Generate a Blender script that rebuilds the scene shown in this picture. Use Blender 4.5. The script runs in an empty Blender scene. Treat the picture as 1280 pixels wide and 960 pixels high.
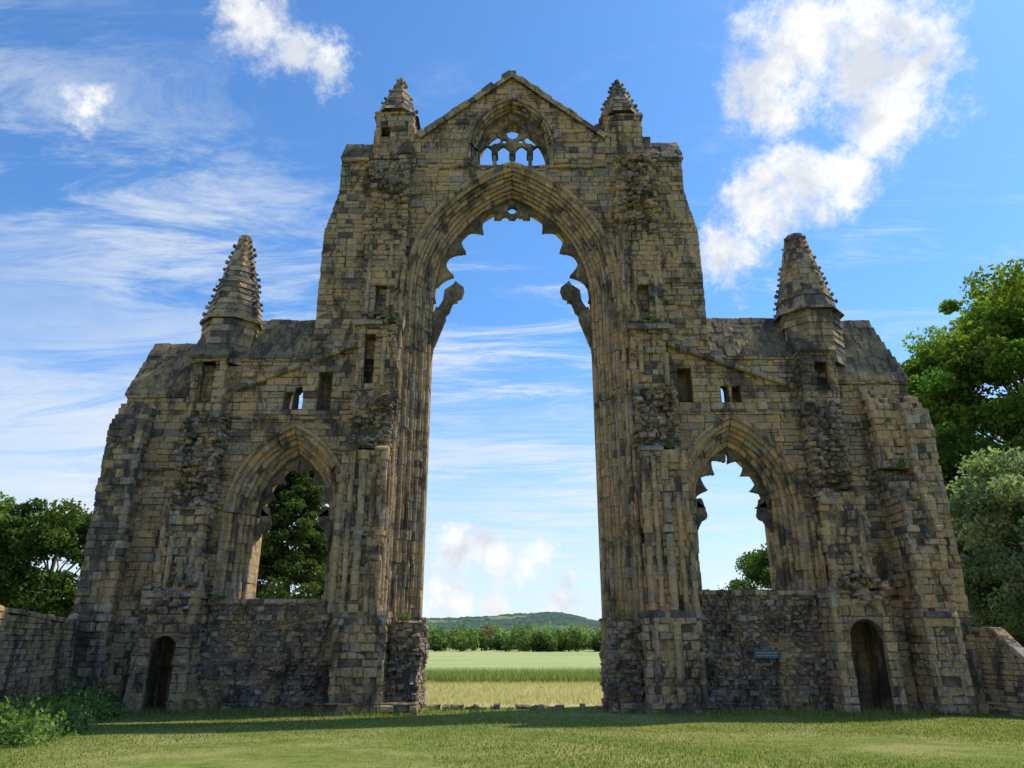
import bpy, math, random, numpy as np
from mathutils import Vector, noise
random.seed(7); np.random.seed(7)
R=random.random; U=random.uniform
scene=bpy.context.scene
scene.view_settings.view_transform='Standard'; scene.view_settings.look='None'; scene.view_settings.exposure=0

# ------------------------------------------------------------ node helpers
def newmat(name):
    m=bpy.data.materials.new(name); m.use_nodes=True
    nt=m.node_tree; nt.nodes.clear()
    return m,nt
class NT:
    def __init__(s,nt): s.nt=nt
    def n(s,t,**k):
        nd=s.nt.nodes.new(t)
        for a,b in k.items(): setattr(nd,a,b)
        return nd
    def l(s,a,b): s.nt.links.new(a,b)
    def set(s,sock,v):
        if isinstance(v,bpy.types.NodeSocket): s.l(v,sock)
        else: sock.default_value=v
    def math(s,op,a,b=None,c=None,clamp=False):
        nd=s.n('ShaderNodeMath',operation=op,use_clamp=clamp)
        s.set(nd.inputs[0],a)
        if b is not None: s.set(nd.inputs[1],b)
        if c is not None: s.set(nd.inputs[2],c)
        return nd.outputs[0]
    def vm(s,op,a,b=None):
        nd=s.n('ShaderNodeVectorMath',operation=op)
        s.set(nd.inputs[0],a)
        if b is not None: s.set(nd.inputs[1],b)
        return nd
    def mix(s,f,a,b,blend='MIX'):
        nd=s.n('ShaderNodeMix',data_type='RGBA',blend_type=blend)
        s.set(nd.inputs[0],f); s.set(nd.inputs[6],a); s.set(nd.inputs[7],b)
        return nd.outputs[2]
    def noise(s,vec,scale,detail=4,rough=.55,dist=0):
        nd=s.n('ShaderNodeTexNoise'); 
        if vec is not None: s.l(vec,nd.inputs['Vector'])
        nd.inputs['Scale'].default_value=scale; nd.inputs['Detail'].default_value=detail
        nd.inputs['Roughness'].default_value=rough; nd.inputs['Distortion'].default_value=dist
        return nd.outputs['Fac']
    def mr(s,v,a,b,c=0,d=1,smooth=False):
        nd=s.n('ShaderNodeMapRange'); nd.clamp=True
        if smooth: nd.interpolation_type='SMOOTHSTEP'
        s.set(nd.inputs[0],v)
        for i,x in zip((1,2,3,4),(a,b,c,d)): nd.inputs[i].default_value=x
        return nd.outputs[0]

def stone_material(name,brick=False):
    m,nt=newmat(name); g=NT(nt)
    out=g.n('ShaderNodeOutputMaterial'); bs=g.n('ShaderNodeBsdfPrincipled'); g.l(bs.outputs[0],out.inputs[0])
    geo=g.n('ShaderNodeNewGeometry'); pos=geo.outputs['Position']
    at=g.n('ShaderNodeAttribute',attribute_name='Col')
    c=at.outputs['Color']
    if brick:
        sp=g.n('ShaderNodeSeparateXYZ'); g.l(pos,sp.inputs[0])
        cb=g.n('ShaderNodeCombineXYZ'); g.l(g.math('ADD',sp.outputs[0],sp.outputs[1]),cb.inputs[0]); g.l(sp.outputs[2],cb.inputs[1])
        br=g.n('ShaderNodeTexBrick'); g.l(cb.outputs[0],br.inputs['Vector'])
        br.inputs['Scale'].default_value=1; br.inputs['Brick Width'].default_value=.6; br.inputs['Row Height'].default_value=.3
        br.inputs['Mortar Size'].default_value=.012
        br.inputs['Color1'].default_value=(.36,.27,.17,1); br.inputs['Color2'].default_value=(.22,.18,.13,1); br.inputs['Mortar'].default_value=(.1,.085,.065,1)
        c=br.outputs['Color']
    n1=g.noise(pos,.8,6,.6); n2=g.noise(pos,7,6,.7); n3=g.noise(pos,34,4,.7); n4=g.noise(pos,2.2,6,.72)
    mp=g.n('ShaderNodeMapping'); g.l(pos,mp.inputs[0]); mp.inputs['Scale'].default_value=(1.3,1.3,.4)
    st=g.noise(mp.outputs[0],1.0,9,.76,.4)
    bl=g.noise(pos,.42,9,.76,.3)
    c=g.mix(1,c,g.mix(g.mr(n2,.3,.7),(.68,.66,.64,1),(1.42,1.37,1.3,1)),'MULTIPLY')
    c=g.mix(g.mr(n3,.4,.66,.0,.5),c,(.14,.12,.09,1))
    c=g.mix(g.mr(n1,.49,.62,0,.6),c,(.66,.43,.20,1))            # iron-rich ochre
    c=g.mix(g.mr(g.noise(pos,1.9,6,.7),.56,.67,0,.55),c,(.58,.50,.37,1))   # pale bleached stone
    c=g.mix(g.mr(st,.515,.60,0,.78),c,(.052,.049,.046,1))         # run-off soot streaks
    c=g.mix(g.mr(bl,.535,.605,0,.76),c,(.066,.062,.057,1))          # soot blotches
    c=g.mix(g.mr(g.noise(pos,2.6,5,.7),.62,.74,0,.35),c,(.17,.17,.09,1))
    g.l(c,bs.inputs['Base Color']); bs.inputs['Roughness'].default_value=.95
    bs.inputs['Specular IOR Level'].default_value=.12
    bp=g.n('ShaderNodeBump'); bp.inputs['Strength'].default_value=1.0; bp.inputs['Distance'].default_value=.1
    h=g.math('ADD',g.math('ADD',g.math('MULTIPLY',n2,1.0),g.math('MULTIPLY',n3,.4)),g.math('MULTIPLY',n4,1.6))
    g.l(h,bp.inputs['Height']); g.l(bp.outputs[0],bs.inputs['Normal'])
    return m
STONE=stone_material('weathered_stone'); CORE=stone_material('core_masonry',True)

# ------------------------------------------------------------ mesh builder
class MB:
    def __init__(s): s.v=[];s.f=[];s.c=[]
    def box(s,x0,x1,y0,y1,z0,z1,col):
        i=len(s.v)
        s.v+=[(x0,y0,z0),(x1,y0,z0),(x1,y1,z0),(x0,y1,z0),(x0,y0,z1),(x1,y0,z1),(x1,y1,z1),(x0,y1,z1)]
        s.f+=[(i,i+3,i+2,i+1),(i+4,i+5,i+6,i+7),(i,i+1,i+5,i+4),(i+1,i+2,i+6,i+5),(i+2,i+3,i+7,i+6),(i+3,i,i+4,i+7)]
        s.c+=[col]*6
    def stone(s,P,Uv,Vv,Nv,u0,u1,v0,v1,back,front,col,ch=.02,rough=.008,gap=.007):
        u0+=gap;u1-=gap;v0+=gap;v1-=gap
        if u1-u0<.03 or v1-v0<.03: return
        ch=min(ch,(v1-v0)*.3,(u1-u0)*.3)
        i=len(s.v)
        def p(u,v,n): return (P[0]+Uv[0]*u+Vv[0]*v+Nv[0]*n,P[1]+Uv[1]*u+Vv[1]*v+Nv[1]*n,P[2]+Uv[2]*u+Vv[2]*v+Nv[2]*n)
        for (a,b) in ((u0,v0),(u1,v0),(u1,v1),(u0,v1)): s.v.append(p(a,b,-back))
        rr=[(U(-rough,rough),U(-rough,rough)) for _ in range(4)]
        for k,(a,b) in enumerate(((u0,v0),(u1,v0),(u1,v1),(u0,v1))): s.v.append(p(a+rr[k][0],b+rr[k][1],front-ch*U(.7,1.6)))
        for k,(a,b) in enumerate(((u0+ch,v0+ch),(u1-ch,v0+ch),(u1-ch,v1-ch),(u0+ch,v1-ch))): s.v.append(p(a+rr[k][0],b+rr[k][1],front+U(-rough,rough)*1.5))
        for k in range(4):
            j=(k+1)%4
            s.f.append((i+k,i+j,i+4+j,i+4+k)); s.f.append((i+4+k,i+4+j,i+8+j,i+8+k))
        s.f.append((i+8,i+9,i+10,i+11)); s.c+=[col]*9
    def quad(s,a,b,c,d,col):
        i=len(s.v); s.v+=[a,b,c,d]; s.f.append((i,i+1,i+2,i+3)); s.c.append(col)
    def poly(s,pts,col):
        i=len(s.v); s.v+=pts; s.f.append(tuple(range(i,i+len(pts)))); s.c.append(col)
    def obj(s,name,mat,parent=None,smooth=False):
        me=bpy.data.meshes.new(name); me.from_pydata(s.v,[],s.f); me.update()
        at=me.color_attributes.new('Col','FLOAT_COLOR','CORNER')
        tot=np.array([len(f) for f in s.f]); c=np.array([(a[0],a[1],a[2],1) for a in s.c],dtype=np.float32)
        at.data.foreach_set('color',np.repeat(c,tot,axis=0).ravel())
        me.materials.append(mat)
        o=bpy.data.objects.new(name,me); scene.collection.objects.link(o)
        if parent: o.parent=parent
        return o
def empty(name):
    o=bpy.data.objects.new(name,None); scene.collection.objects.link(o); return o
def nz(x,y,z): return noise.noise(Vector((x,y,z)))
OCH=[(.60,.41,.22),(.64,.46,.28),(.53,.38,.22),(.61,.41,.22),(.52,.39,.26)]
GRY=[(.44,.37,.30),(.38,.33,.27),(.50,.42,.32)]
DRK=[(.18,.155,.13),(.25,.205,.165),(.13,.115,.10)]
RUB=[(.36,.29,.245),(.30,.255,.22),(.43,.34,.27),(.24,.21,.19),(.41,.30,.235),(.50,.42,.36)]
def scol(x,y,z,kind='ash'):
    n=nz(x*.33,y*.4,z*.2+3)+.6*nz(x*1.1+7,y,z*.8); r=R()
    if kind=='rub':
        c=random.choice(RUB) if r>.12+.2*n else random.choice(DRK)
    elif kind=='roof':
        c=random.choice([(.20,.165,.12),(.26,.215,.15),(.15,.13,.10),(.23,.195,.125)])
    elif kind=='dark':
        c=random.choice(DRK) if r<.4+.5*n else random.choice(GRY+OCH)
    else:
        pd=.07+.32*n
        if r<pd: c=random.choice(DRK)
        elif r<pd+.22+.35*nz(x*.5,3,z*.5): c=random.choice(GRY)
        else: c=random.choice(OCH)
    k=U(.82,1.12); return (c[0]*k,c[1]*k,c[2]*k)
MORT=(.12,.10,.075)
X=(1,0,0);Y=(0,1,0);Z=(0,0,1)

# ------------------------------------------------------------ arch description
class Arch:
    def __init__(s,cx,w,Rr,zs,zb): s.cx=cx;s.w=w;s.R=Rr;s.zs=zs;s.zb=zb
    def inside(s,x,z,o=0):
        d=s.R-s.w; x=np.asarray(x,float)-s.cx; ax=np.abs(x)
        if z<s.zb: return np.zeros(x.shape,bool)
        if z<s.zs: return ax<s.w+o
        return ((ax+d)**2+(z-s.zs)**2)<(s.R+o)**2
    def pt(s,kind,t,o,side):
        if kind=='j': return (s.cx+side*(s.w+o),t)
        d=s.R-s.w; phe=math.acos(d/(s.R+o)); ph=t*phe
        return (s.cx+side*(-d+(s.R+o)*math.cos(ph)), s.zs+(s.R+o)*math.sin(ph))
def scallop(o0,y0,o1,y1,n,amp,per=7):
    pts=[]; nx=-1/math.sqrt(2)
    for i in range(n*per+1):
        t=i/(n*per); b=abs(math.sin(n*math.pi*t))**.7*amp*(1.25 if int(t*n)%2==0 else .7)
        pts.append((o0+(o1-o0)*t+nx*b, y0+(y1-y0)*t+nx*b, int(min(t*n,n-1e-6))))
    return pts
def ring(B,A,prof,vl=.42,kind='ash',darkness=0):
    oav=.5
    for side in (-1,1):
        st=[]
        z=A.zb
        while z<A.zs-.1:
            z2=min(z+U(.3,.5),A.zs); st.append(('j',z,z2)); z=z2
        d=A.R-A.w; L=(A.R+oav)*math.acos(d/(A.R+oav)); n=int(L/vl)
        for i in range(n): st.append(('a',i/n,(i+1)/n))
        for (k,a,b) in st:
            g=.014 if k=='j' else .014/L
            x0,z0=A.pt(k,a,oav,side)
            ordc={}; orj={}
            for seg in ((a,b-g,0),(b-g,b,1)):
                p0=[];p1=[]
                for (o,y,idx) in prof:
                    if idx//2 not in orj: orj[idx//2]=random.gauss(0,.016)+(.05 if R()<.05 else 0)
                    dj=orj[idx//2]
                    oo=o+(.03 if seg[2] else 0)+(dj if 0<=idx<9 else 0); yy=y+(.03 if seg[2] else 0)+(dj if 0<=idx<9 else 0)
                    q=A.pt(k,seg[0],oo,side); r_=A.pt(k,seg[1],oo,side)
                    p0.append((q[0],yy,q[1])); p1.append((r_[0],yy,r_[1]))
                for i in range(len(prof)-1):
                    idx=prof[i+1][2]
                    if idx not in ordc: ordc[idx]=scol(x0+idx*.3,idx,z0,kind)
                    B.quad(p0[i],p0[i+1],p1[i+1],p1[i],MORT if seg[2] else ordc[idx])
def plate(B,fn,x0,x1,z0,z1,ya,yb,cell=.03,kind='dark',base=(.26,.21,.16)):
    xs=np.arange(x0,x1,cell*.6); z=z0
    while z<z1:
        m=fn(xs,z+cell/2); m=np.concatenate(([False],m,[False])); e=np.flatnonzero(m[1:]!=m[:-1])
        for a,b in zip(e[::2],e[1::2]):
            xa=x0+a*cell*.6; xb=x0+b*cell*.6
            c=.75+.5*nz(xa*2,1,z*2); 
            B.box(xa,xb,ya,yb,z,z+cell+.002,(base[0]*c,base[1]*c,base[2]*c))
        z+=cell

AM=Arch(0,3.78,6.12,17.7,3.3)
AL=Arch(-9.3,1.6,3.02,7.5,4.0)
AR=Arch(9.42,1.65,3.07,7.85,4.35)
AG=Arch(.02,1.75,2.5,25.75,24.55)
OM,OA,OG=1.08,.88,.32

# ------------------------------------------------------------ main wall
ruin=empty('ruined_priory_gable')
TX=[-16.8,-14.0,-13.99,-8.96,-8.95,-8.42,-8.40,-6.95,-6.94,-4.62,-.08,.08,4.45,6.95,6.96,8.38,8.40,8.86,8.87,14.2,14.21,17.4]
TZ=[12.57,12.57,14.25,14.25,20.8,23.0,24.9,24.9,26.3,26.35,30.05,30.05,26.35,26.3,24.9,24.9,23.0,20.8,14.35,14.35,13.2,13.2]
def top(x): return np.interp(x,TX,TZ,left=-1,right=-1)
rects=[(-8.5,-7.92,11.85,13.7),(7.3,7.9,12.2,13.9)]
lanc=[(-9.97,-9.62,11.95,12.9),(-9.55,-9.15,11.95,13.0),(9.17,9.5,12.3,13.2),(9.66,10.05,12.3,13.15)]
def lancet(x,z,r):
    cx=(r[0]+r[1])/2; hw=(r[1]-r[0])/2; zs=r[3]-hw*1.3
    if z<r[2] or z>r[3]: return np.zeros(x.shape,bool)
    if z<zs: return np.abs(x-cx)<hw
    return np.abs(x-cx)<hw*math.sqrt(max(0,1-((z-zs)/(r[3]-zs))**2))
def solidA(x,z,e=0.0):
    m=z<top(x)
    if z<3.4: m&=~((x>-3.6)&(x<3.7))
    for A,o in ((AM,OM),(AL,OA),(AR,OA),(AG,OG)): m&=~A.inside(x,z,o-.02-e)
    for r in rects:
        if r[2]<z<r[3]: m&=~((x>r[0])&(x<r[1]))
    for r in lanc: m&=~lancet(x,z,r)
    if z<2.75: m&=~((x>-13.6)&(x<-12.5))
    if z<3.35: m&=~((x>12.7)&(x<14.15))
    return m
def solidB(x,z):
    m=z<top(x)
    if z<3.4: m&=~((x>-3.6)&(x<3.7))
    for A,o in ((AM,OM),(AL,OA),(AR,OA),(AG,OG)): m&=~A.inside(x,z,o-.02)
    if 11.9<z<14.1: m&=~(((x>-10.15)&(x<-9.05))|((x>9.1)&(x<9.85)))
    return m
core=MB()
xs=np.arange(-16.8,17.42,.04)
def rows(fn,ya,yb,h=.1):
    z=-.3
    while z<30.1:
        m=fn(xs,z+h/2); m=np.concatenate(([False],m,[False])); e=np.flatnonzero(m[1:]!=m[:-1])
        for a,b in zip(e[::2],e[1::2]):
            core.box(xs[0]+(a)*.04,xs[0]+(b-1)*.04+.01,ya,yb,z,z+h+.001,MORT)
        z+=h
rows(solidA,.07,.85); rows(solidB,.851,2.0)
core.obj('wall_core',CORE,ruin)

def fill(B,fn,x0,x1,z0,z1,y=0,ch=(.2,.38),sl=(.28,.8),jit=.024,kind='ash',rough=.014,chf=.018,step=.03):
    xs=np.arange(x0,x1+step,step); z=z0
    while z<z1-.05:
        h=min(U(*ch),z1-z)
        m=fn(xs,z+h*.5); m=np.concatenate(([False],m,[False])); e=np.flatnonzero(m[1:]!=m[:-1])
        for a,b in zip(e[::2],e[1::2]):
            u=x0+a*step; ue=x0+(b-1)*step
            while u<ue-.02:
                l=U(*sl)*(1.0 if h>.2 else .8)
                if ue-(u+l)<.18: l=ue-u
                wx=.05*nz(u*.4,1,z*.4)
                er=nz(u*.35+11,5,z*.3)
                j=random.gauss(0,jit*(1+2*max(0,er)))+wx
                if R()<.06+.35*max(0,er): j-=U(.05,.12)
                if R()<.03: j+=.05
                j=max(-.15,min(.12,j))
                if R()<.004: u+=l; continue
                if l>.3 and h>.26 and R()<.12:
                    B.stone((0,y,0),X,Z,(0,-1,0),u,u+l,z,z+h*.5,.2,j,scol(u,y,z,kind),chf,rough)
                    B.stone((0,y,0),X,Z,(0,-1,0),u,u+l,z+h*.5,z+h,.2,j+U(-.02,.02),scol(u,y,z,kind),chf,rough)
                else: B.stone((0,y,0),X,Z,(0,-1,0),u,u+l,z,z+h,.2,j,scol(u,y,z,kind),chf+.04*max(0,er),rough+.04*max(0,er))
                u+=l
        z+=h
face=MB()
def rubz(x,z): return (np.abs(x)>6.8)&(np.abs(x)<12.8)&(z<4.3)
fill(face,lambda x,z: solidA(x,z)&~rubz(x,z)&(z<top(x)-.02),-16.8,17.4,0,30.05)
fill(face,lambda x,z: solidA(x,z)&rubz(x,z),-12.9,12.9,0,4.3,y=-.03,ch=(.11,.24),sl=(.1,.42),jit=.06,kind='rub',rough=.05,chf=.045)
face.obj('wall_ashlar_face',STONE,ruin)

# ------------------------------------------------------------ arches with mouldings
ar=MB()
pm=[(OM+.16,.05,9),(OM+.16,-.16,9),(OM+.02,-.17,9),(OM-.04,-.02,9)]+scallop(OM-.06,0,0,1.05,7,.13)+[(0,2.0,20),(OM,2.01,20)]
ring(ar,AM,pm)
def prof_a(O,hd=.12): return [(O+hd,.05,9),(O+hd,-.14,9),(O+.01,-.15,9),(O-.04,-.02,9)]+scallop(O-.05,0,0,.95,5,.11)+[(0,2.0,20),(O,2.01,20)]
ring(ar,AL,prof_a(OA),.36,'ash'); ring(ar,AR,prof_a(OA),.36,'ash')
ring(ar,AG,[(OG+.1,.05,9),(OG+.1,-.14,9),(OG,-.15,9),(OG-.02,0,9)]+scallop(OG-.02,0,0,.5,3,.07)+[(0,2.0,20),(OG,2.01,20)],.3,'dark')
ar.obj('arch_mouldings',STONE,ruin)

# cusped fringes
fr=MB()
def fringe(A,cusps,thin,deep,pw,phlo=0.0,broken=()):
    d=A.R-A.w
    def fn(x,z):
        x=np.asarray(x)-A.cx; sd=np.sign(x); ax=np.abs(x)
        r=np.sqrt((ax+d)**2+(z-A.zs)**2); ph=np.arctan2(z-A.zs,ax+d)
        phe=math.acos(d/A.R); t=ph/phe
        k=np.abs(np.mod(t*cusps+.5,1)-.5)*2
        th=thin+deep*(1-k)**pw+.05*np.sin(t*23+sd*2)*(1-k)
        for (s_,a,b,f) in broken: th=np.where((sd==s_)&(t>a)&(t<b),th*f,th)
        return (A.R-r<th)&(r<A.R+.05)&(t>=phlo)&(z>A.zs+phlo)
    return fn
plate(fr,fringe(AM,4.5,.16,.62,2.0,.0,((-1,.0,.12,0.2),(1,0,.12,.2),(1,.5,.6,.5),(-1,.8,.92,.6))),-3.8,3.8,17.7,23.4,1.12,1.45,.035)
def foilhole(cx,cz,r): return lambda x,z: ((x-cx)**2+(z-cz)**2)<r*r
f0=foilhole(0,22.72,.24)
plate(fr,lambda x,z: (np.abs(x)<(23.3-z)*.9)&(z>22.28)&~f0(x,z)&~foilhole(-.35,22.25,.2)(x,z)&~foilhole(.35,22.25,.2)(x,z),-1,1,22.25,23.3,1.1,1.44,.03)
plate(fr,fringe(AL,3.5,.12,.5,1.5,0),-11,-7.5,7.5,10.4,1.0,1.3,.03)
plate(fr,fringe(AR,3.5,.12,.5,1.5,0),7.7,11.2,7.8,10.8,1.0,1.3,.03)
def caps(p,q,r0,r1):
    def fn(x,z):
        dx,dz=q[0]-p[0],q[1]-p[1]; L=dx*dx+dz*dz
        t=np.clip(((x-p[0])*dx+(z-p[1])*dz)/L,0,1)
        return (x-p[0]-t*dx)**2+(z-p[1]-t*dz)**2<(r0+(r1-r0)*t)**2
    return fn
def quadp(pts):
    def fn(x,z):
        m=np.ones(np.shape(x),bool)
        for (a,b) in zip(pts,pts[1:]+pts[:1]): m&=((b[0]-a[0])*(z-a[1])-(b[1]-a[1])*(x-a[0]))>=0
        return m
    return fn
for s in (-1,1):
    def P_(l): 
        l=[(s*a,b) for a,b in l]; return l if s<0 else l[::-1]
    def cc_(l):   # force counter-clockwise
        l=[(s*a,b) for a,b in l]; ar_=sum(a[0]*b[1]-b[0]*a[1] for a,b in zip(l,l[1:]+l[:1])); return l if ar_>0 else l[::-1]
    fs=[caps((s*3.8,15.6),(s*3.45,16.9),.2,.3),
        quadp(cc_([(3.85,16.6),(3.6,17.35),(3.2,17.2),(3.3,16.4)])),
        quadp(cc_([(3.62,17.1),(3.25,17.75),(2.75,17.95),(3.0,17.2),(3.3,16.9)])),
        quadp(cc_([(3.3,17.6),(3.22,18.25),(2.8,18.55),(2.62,17.75)])),
        quadp(cc_([(2.95,18.3),(2.72,18.72),(2.3,18.35),(2.42,17.95),(2.75,17.85)])),
        caps((s*3.85,14.4),(s*3.8,16.0),.05,.2)]
    plate(fr,lambda x,z: np.any([f(x,z) for f in fs],axis=0),-4,4,14.2,18.9,1.0,1.5,.035,base=(.2,.165,.13))
    A=AL if s<0 else AR
    for q in (-1,1):
        fs2=[caps((A.cx+q*A.w,A.zs-.9),(A.cx+q*(A.w-.3),A.zs-.2),.12,.18),caps((A.cx+q*(A.w-.35),A.zs-.3),(A.cx+q*(A.w-.3),A.zs+.3),.22,.12)]
        plate(fr,lambda x,z: np.any([f(x,z) for f in fs2],axis=0),A.cx-2,A.cx+2,A.zs-1.3,A.zs+.6,1.0,1.3,.035)
def gtr(x,z):
    x=np.asarray(x)-.02
    m=AG.inside(x+.02,z,.04)
    h=np.zeros(x.shape,bool)
    for c in (-1.3,-.46,.46,1.3):
        hw=.35; zs=25.6
        if z<zs: h|=np.abs(x-c)<hw
        else: h|=((np.abs(x-c)+.25)**2+(z-zs)**2)<(.60)**2
    for (dx,dz) in ((.28,0),(-.28,0),(0,.28),(0,-.28)): h|=((x-dx)**2+(z-27.08-dz)**2)<.27**2
    for s in (-1,1):
        for (dx,dz,r) in ((.85,26.5,.26),(1.15,26.35,.22),(1.0,26.78,.22),(.5,27.68,.14),(0.42,26.42,.14)): h|=((x-s*dx)**2+(z-dz)**2)<r**2
    return m&~h
plate(fr,gtr,-1.85,1.9,24.6,28.2,.55,.75,.03)
# door heads
for (a,b,zt) in ((-13.62,-12.6,2.75),(12.73,14.07,3.35)):
    hw=(b-a)/2-.02; cx=(a+b)/2; zs=zt-hw*1.15
    plate(fr,lambda x,z: ((x-cx)/hw)**2+((z-zs)/(zt-.08-zs))**2>1,a-.03,b+.03,zs,zt+.02,-1.08,-.6,.03,base=(.44,.34,.23))
fr.obj('window_tracery',STONE,ruin)
sh=MB()
def shaft(B,x,y,r,z0,z1,kind='ash',n=10,dl=(.3,.7)):
    z=z0
    while z<z1-.02:
        h=min(U(*dl),z1-z); c=scol(x,y,z,kind); rr=r*U(.86,1.06); ox=x+random.gauss(0,.014); oy=y+random.gauss(0,.014)
        if R()<.06: z+=h; continue
        ring0=[(ox+rr*math.cos(2*math.pi*k/n),oy+rr*math.sin(2*math.pi*k/n)) for k in range(n)]
        for k in range(n):
            a=ring0[k];b=ring0[(k+1)%n]
            B.quad((a[0],a[1],z),(b[0],b[1],z),(b[0],b[1],z+h-.012),(a[0],a[1],z+h-.012),c)
        B.poly([(a[0],a[1],z+h-.012) for a in ring0],c)
        z+=h
for c in (-.86,.02,.9):
    shaft(sh,c,.42,.1,24.6,25.45,'dark')
    sh.box(c-.16,c+.16,.25,.8,25.4,25.6,(.08,.07,.055)); sh.box(c-.15,c+.15,.25,.8,24.55,24.7,(.1,.09,.07))

# ------------------------------------------------------------ piers (stubs of the vanished arcade)
pr=MB()
def pier(B,x0,x1,y0,y1,z0,z1,rag=.03,hole=None,ch=(.22,.38),sl=(.25,.65),kind='ash',jit=.02,top0=None,rough=.014):
    z=z0; k=U(0,99)
    if kind=='rub': ch=(.13,.27); sl=(.14,.42)
    while z<z1-.04:
        h=min(U(*ch),z1-z)
        if hole and z<hole[3]<z+h-.03: h=max(.06,hole[3]-z)
        zz=z+h*.5
        a0=x0+rag*1.8*nz(k,zz*.9,1)+random.gauss(0,rag*.22); a1=x1+rag*1.8*nz(k,zz*.9,5)+random.gauss(0,rag*.22)
        b0=y0+rag*1.8*nz(k,zz*.8,9)+random.gauss(0,rag*.22)
        if top0: b0+= (y1-y0)*max(0,(zz-top0)/(z1-top0))*.9
        iv=[(a0,a1)]
        if hole and hole[2]<zz<hole[3]:
            hx0,hx1=hole[0],hole[1]
            iv=[(a0,hx0),(hx1,a1)]
            B.box(a0+.05,hx0-.03,b0+.05,y1,z,z+h,MORT); B.box(hx1+.03,a1-.05,b0+.05,y1,z,z+h,MORT)
            if len(hole)<=4 and y1-b0>.6: B.box(hx0-.04,hx1+.04,y1-.1,y1+.0,z,z+h,(.03,.028,.025))
        else: B.box(a0+.05,a1-.05,b0+.05,y1,z,z+h-.003,MORT)
        for (ua,ub) in iv:
            u=ua
            while u<ub-.02:
                l=U(*sl)
                if ub-(u+l)<.15: l=ub-u
                j=max(-.12,min(.2+rag,random.gauss(0,jit+rag*.45)))
                if R()<.08: j=max(-.12,j-.07)
                B.stone((0,b0,0),X,Z,(0,-1,0),u,u+l,z,z+h,.25,j,scol(u,b0,z,kind),.02+rag*.25,rough+rag*.25)
                u+=l
        for (xx,N) in ((a0,(-1,0,0)),(a1,(1,0,0))):
            u=b0
            while u<y1-.02:
                l=U(*sl)
                if y1-(u+l)<.15: l=y1-u
                j=max(-.08,random.gauss(0,jit+rag*.25))
                B.stone((xx,0,0),Y,Z,N,u,u+l,z,z+h,.25,j,scol(xx,u,z,kind),.02+rag*.25,rough+rag*.25)
                u+=l
        z+=h
def band(B,x0,x1,y0,y1,z,h=.16,p=.1,kind='dark'):
    u=x0-p
    while u<x1+p-.01:
        l=min(U(.3,.8),x1+p-u)
        if x1+p-u-l<.15: l=x1+p-u
        c=scol(u,y0,z,kind); pp=p*U(.4,1.15) 
        if R()<.15: u+=l; continue
        a,b=u+.004,u+l-.004
        pts=[(y0-pp,z),(y0-pp,z+h*.45),(y0+.02,z+h),(y1,z+h),(y1,z)]
        for (q,r_) in zip(pts,pts[1:]+pts[:1]): B.quad((a,q[0],q[1]),(b,q[0],q[1]),(b,r_[0],r_[1]),(a,r_[0],r_[1]),c)
        B.poly([(a,q[0],q[1]) for q in pts],c); B.poly([(b,q[0],q[1]) for q in pts],c)
        u+=l
def rubble_lump(B,x0,x1,y0,z0,z1,n,s=.22):
    for i in range(n):
        x=U(x0,x1); z=U(z0,z1); a=s*U(.5,1.3); b=s*U(.35,.8); d=U(.02,.36)*(1-abs((z-z0)/(z1-z0)*2-1)**3)
        th=U(-.3,.3); Ux=(math.cos(th),U(-.2,.2),math.sin(th)); Vx=(-math.sin(th),U(-.2,.2),math.cos(th))
        B.stone((x,y0,z),Ux,Vx,(0,-1,0),-a/2,a/2,-b/2,b/2,.3,d,scol(x,y0,z,'rub'),.045,.03)
# left great pier
pier(pr,-6.75,-4.75,-1.25,.1,0,3.3,.05); band(pr,-6.75,-4.75,-1.2,.1,3.3,.25,.06)
pier(pr,-6.95,-5.2,-1.05,.1,3.5,9.9,.025); band(pr,-6.95,-5.2,-1.05,.1,9.85,.22,.12)
pier(pr,-6.9,-5.1,-.75,.1,10.05,12.6,.14,kind='rub'); rubble_lump(pr,-6.9,-5.1,-.75,10.1,12.7,80)
pier(pr,-6.75,-5.05,-.7,.1,12.6,15.7,.04,hole=(-6.45,-6.0,12.95,15.2)); band(pr,-6.8,-5.0,-.8,.1,15.6,.3,.14); rubble_lump(pr,-6.8,-5.1,-.7,15.2,16.3,26)
pier(pr,-6.85,-4.98,-.4,.1,15.9,20.4,.025,hole=(-6.2,-5.72,16.2,17.75))
pier(pr,-6.95,-4.95,-.45,.1,20.4,25.0,.07,top0=24); rubble_lump(pr,-6.9,-5,-.45,20.5,24.4,90,.28)
# right great pier
pier(pr,4.95,7.0,-1.25,.1,0,3.3,.05); band(pr,5.0,6.9,-1.2,.1,3.3,.25,.06)
pier(pr,5.35,7.1,-1.05,.1,3.5,9.9,.025); band(pr,5.35,7.1,-1.05,.1,9.85,.22,.12)
pier(pr,5.2,6.95,-.75,.1,10.05,12.7,.14,kind='rub'); rubble_lump(pr,5.2,6.9,-.75,10.1,12.7,80)
pier(pr,5.2,6.75,-.65,.1,12.7,15.5,.05); band(pr,5.2,6.8,-.8,.1,15.4,.3,.14); rubble_lump(pr,5.2,6.7,-.65,15.0,16.1,26)
pier(pr,5.05,6.85,-.4,.1,15.7,20.6,.025,hole=(5.75,6.2,16.2,17.8))
pier(pr,5.0,6.95,-.5,.1,20.6,25.4,.09,top0=24); rubble_lump(pr,5.1,6.9,-.5,20.8,24.8,120,.3)
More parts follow.
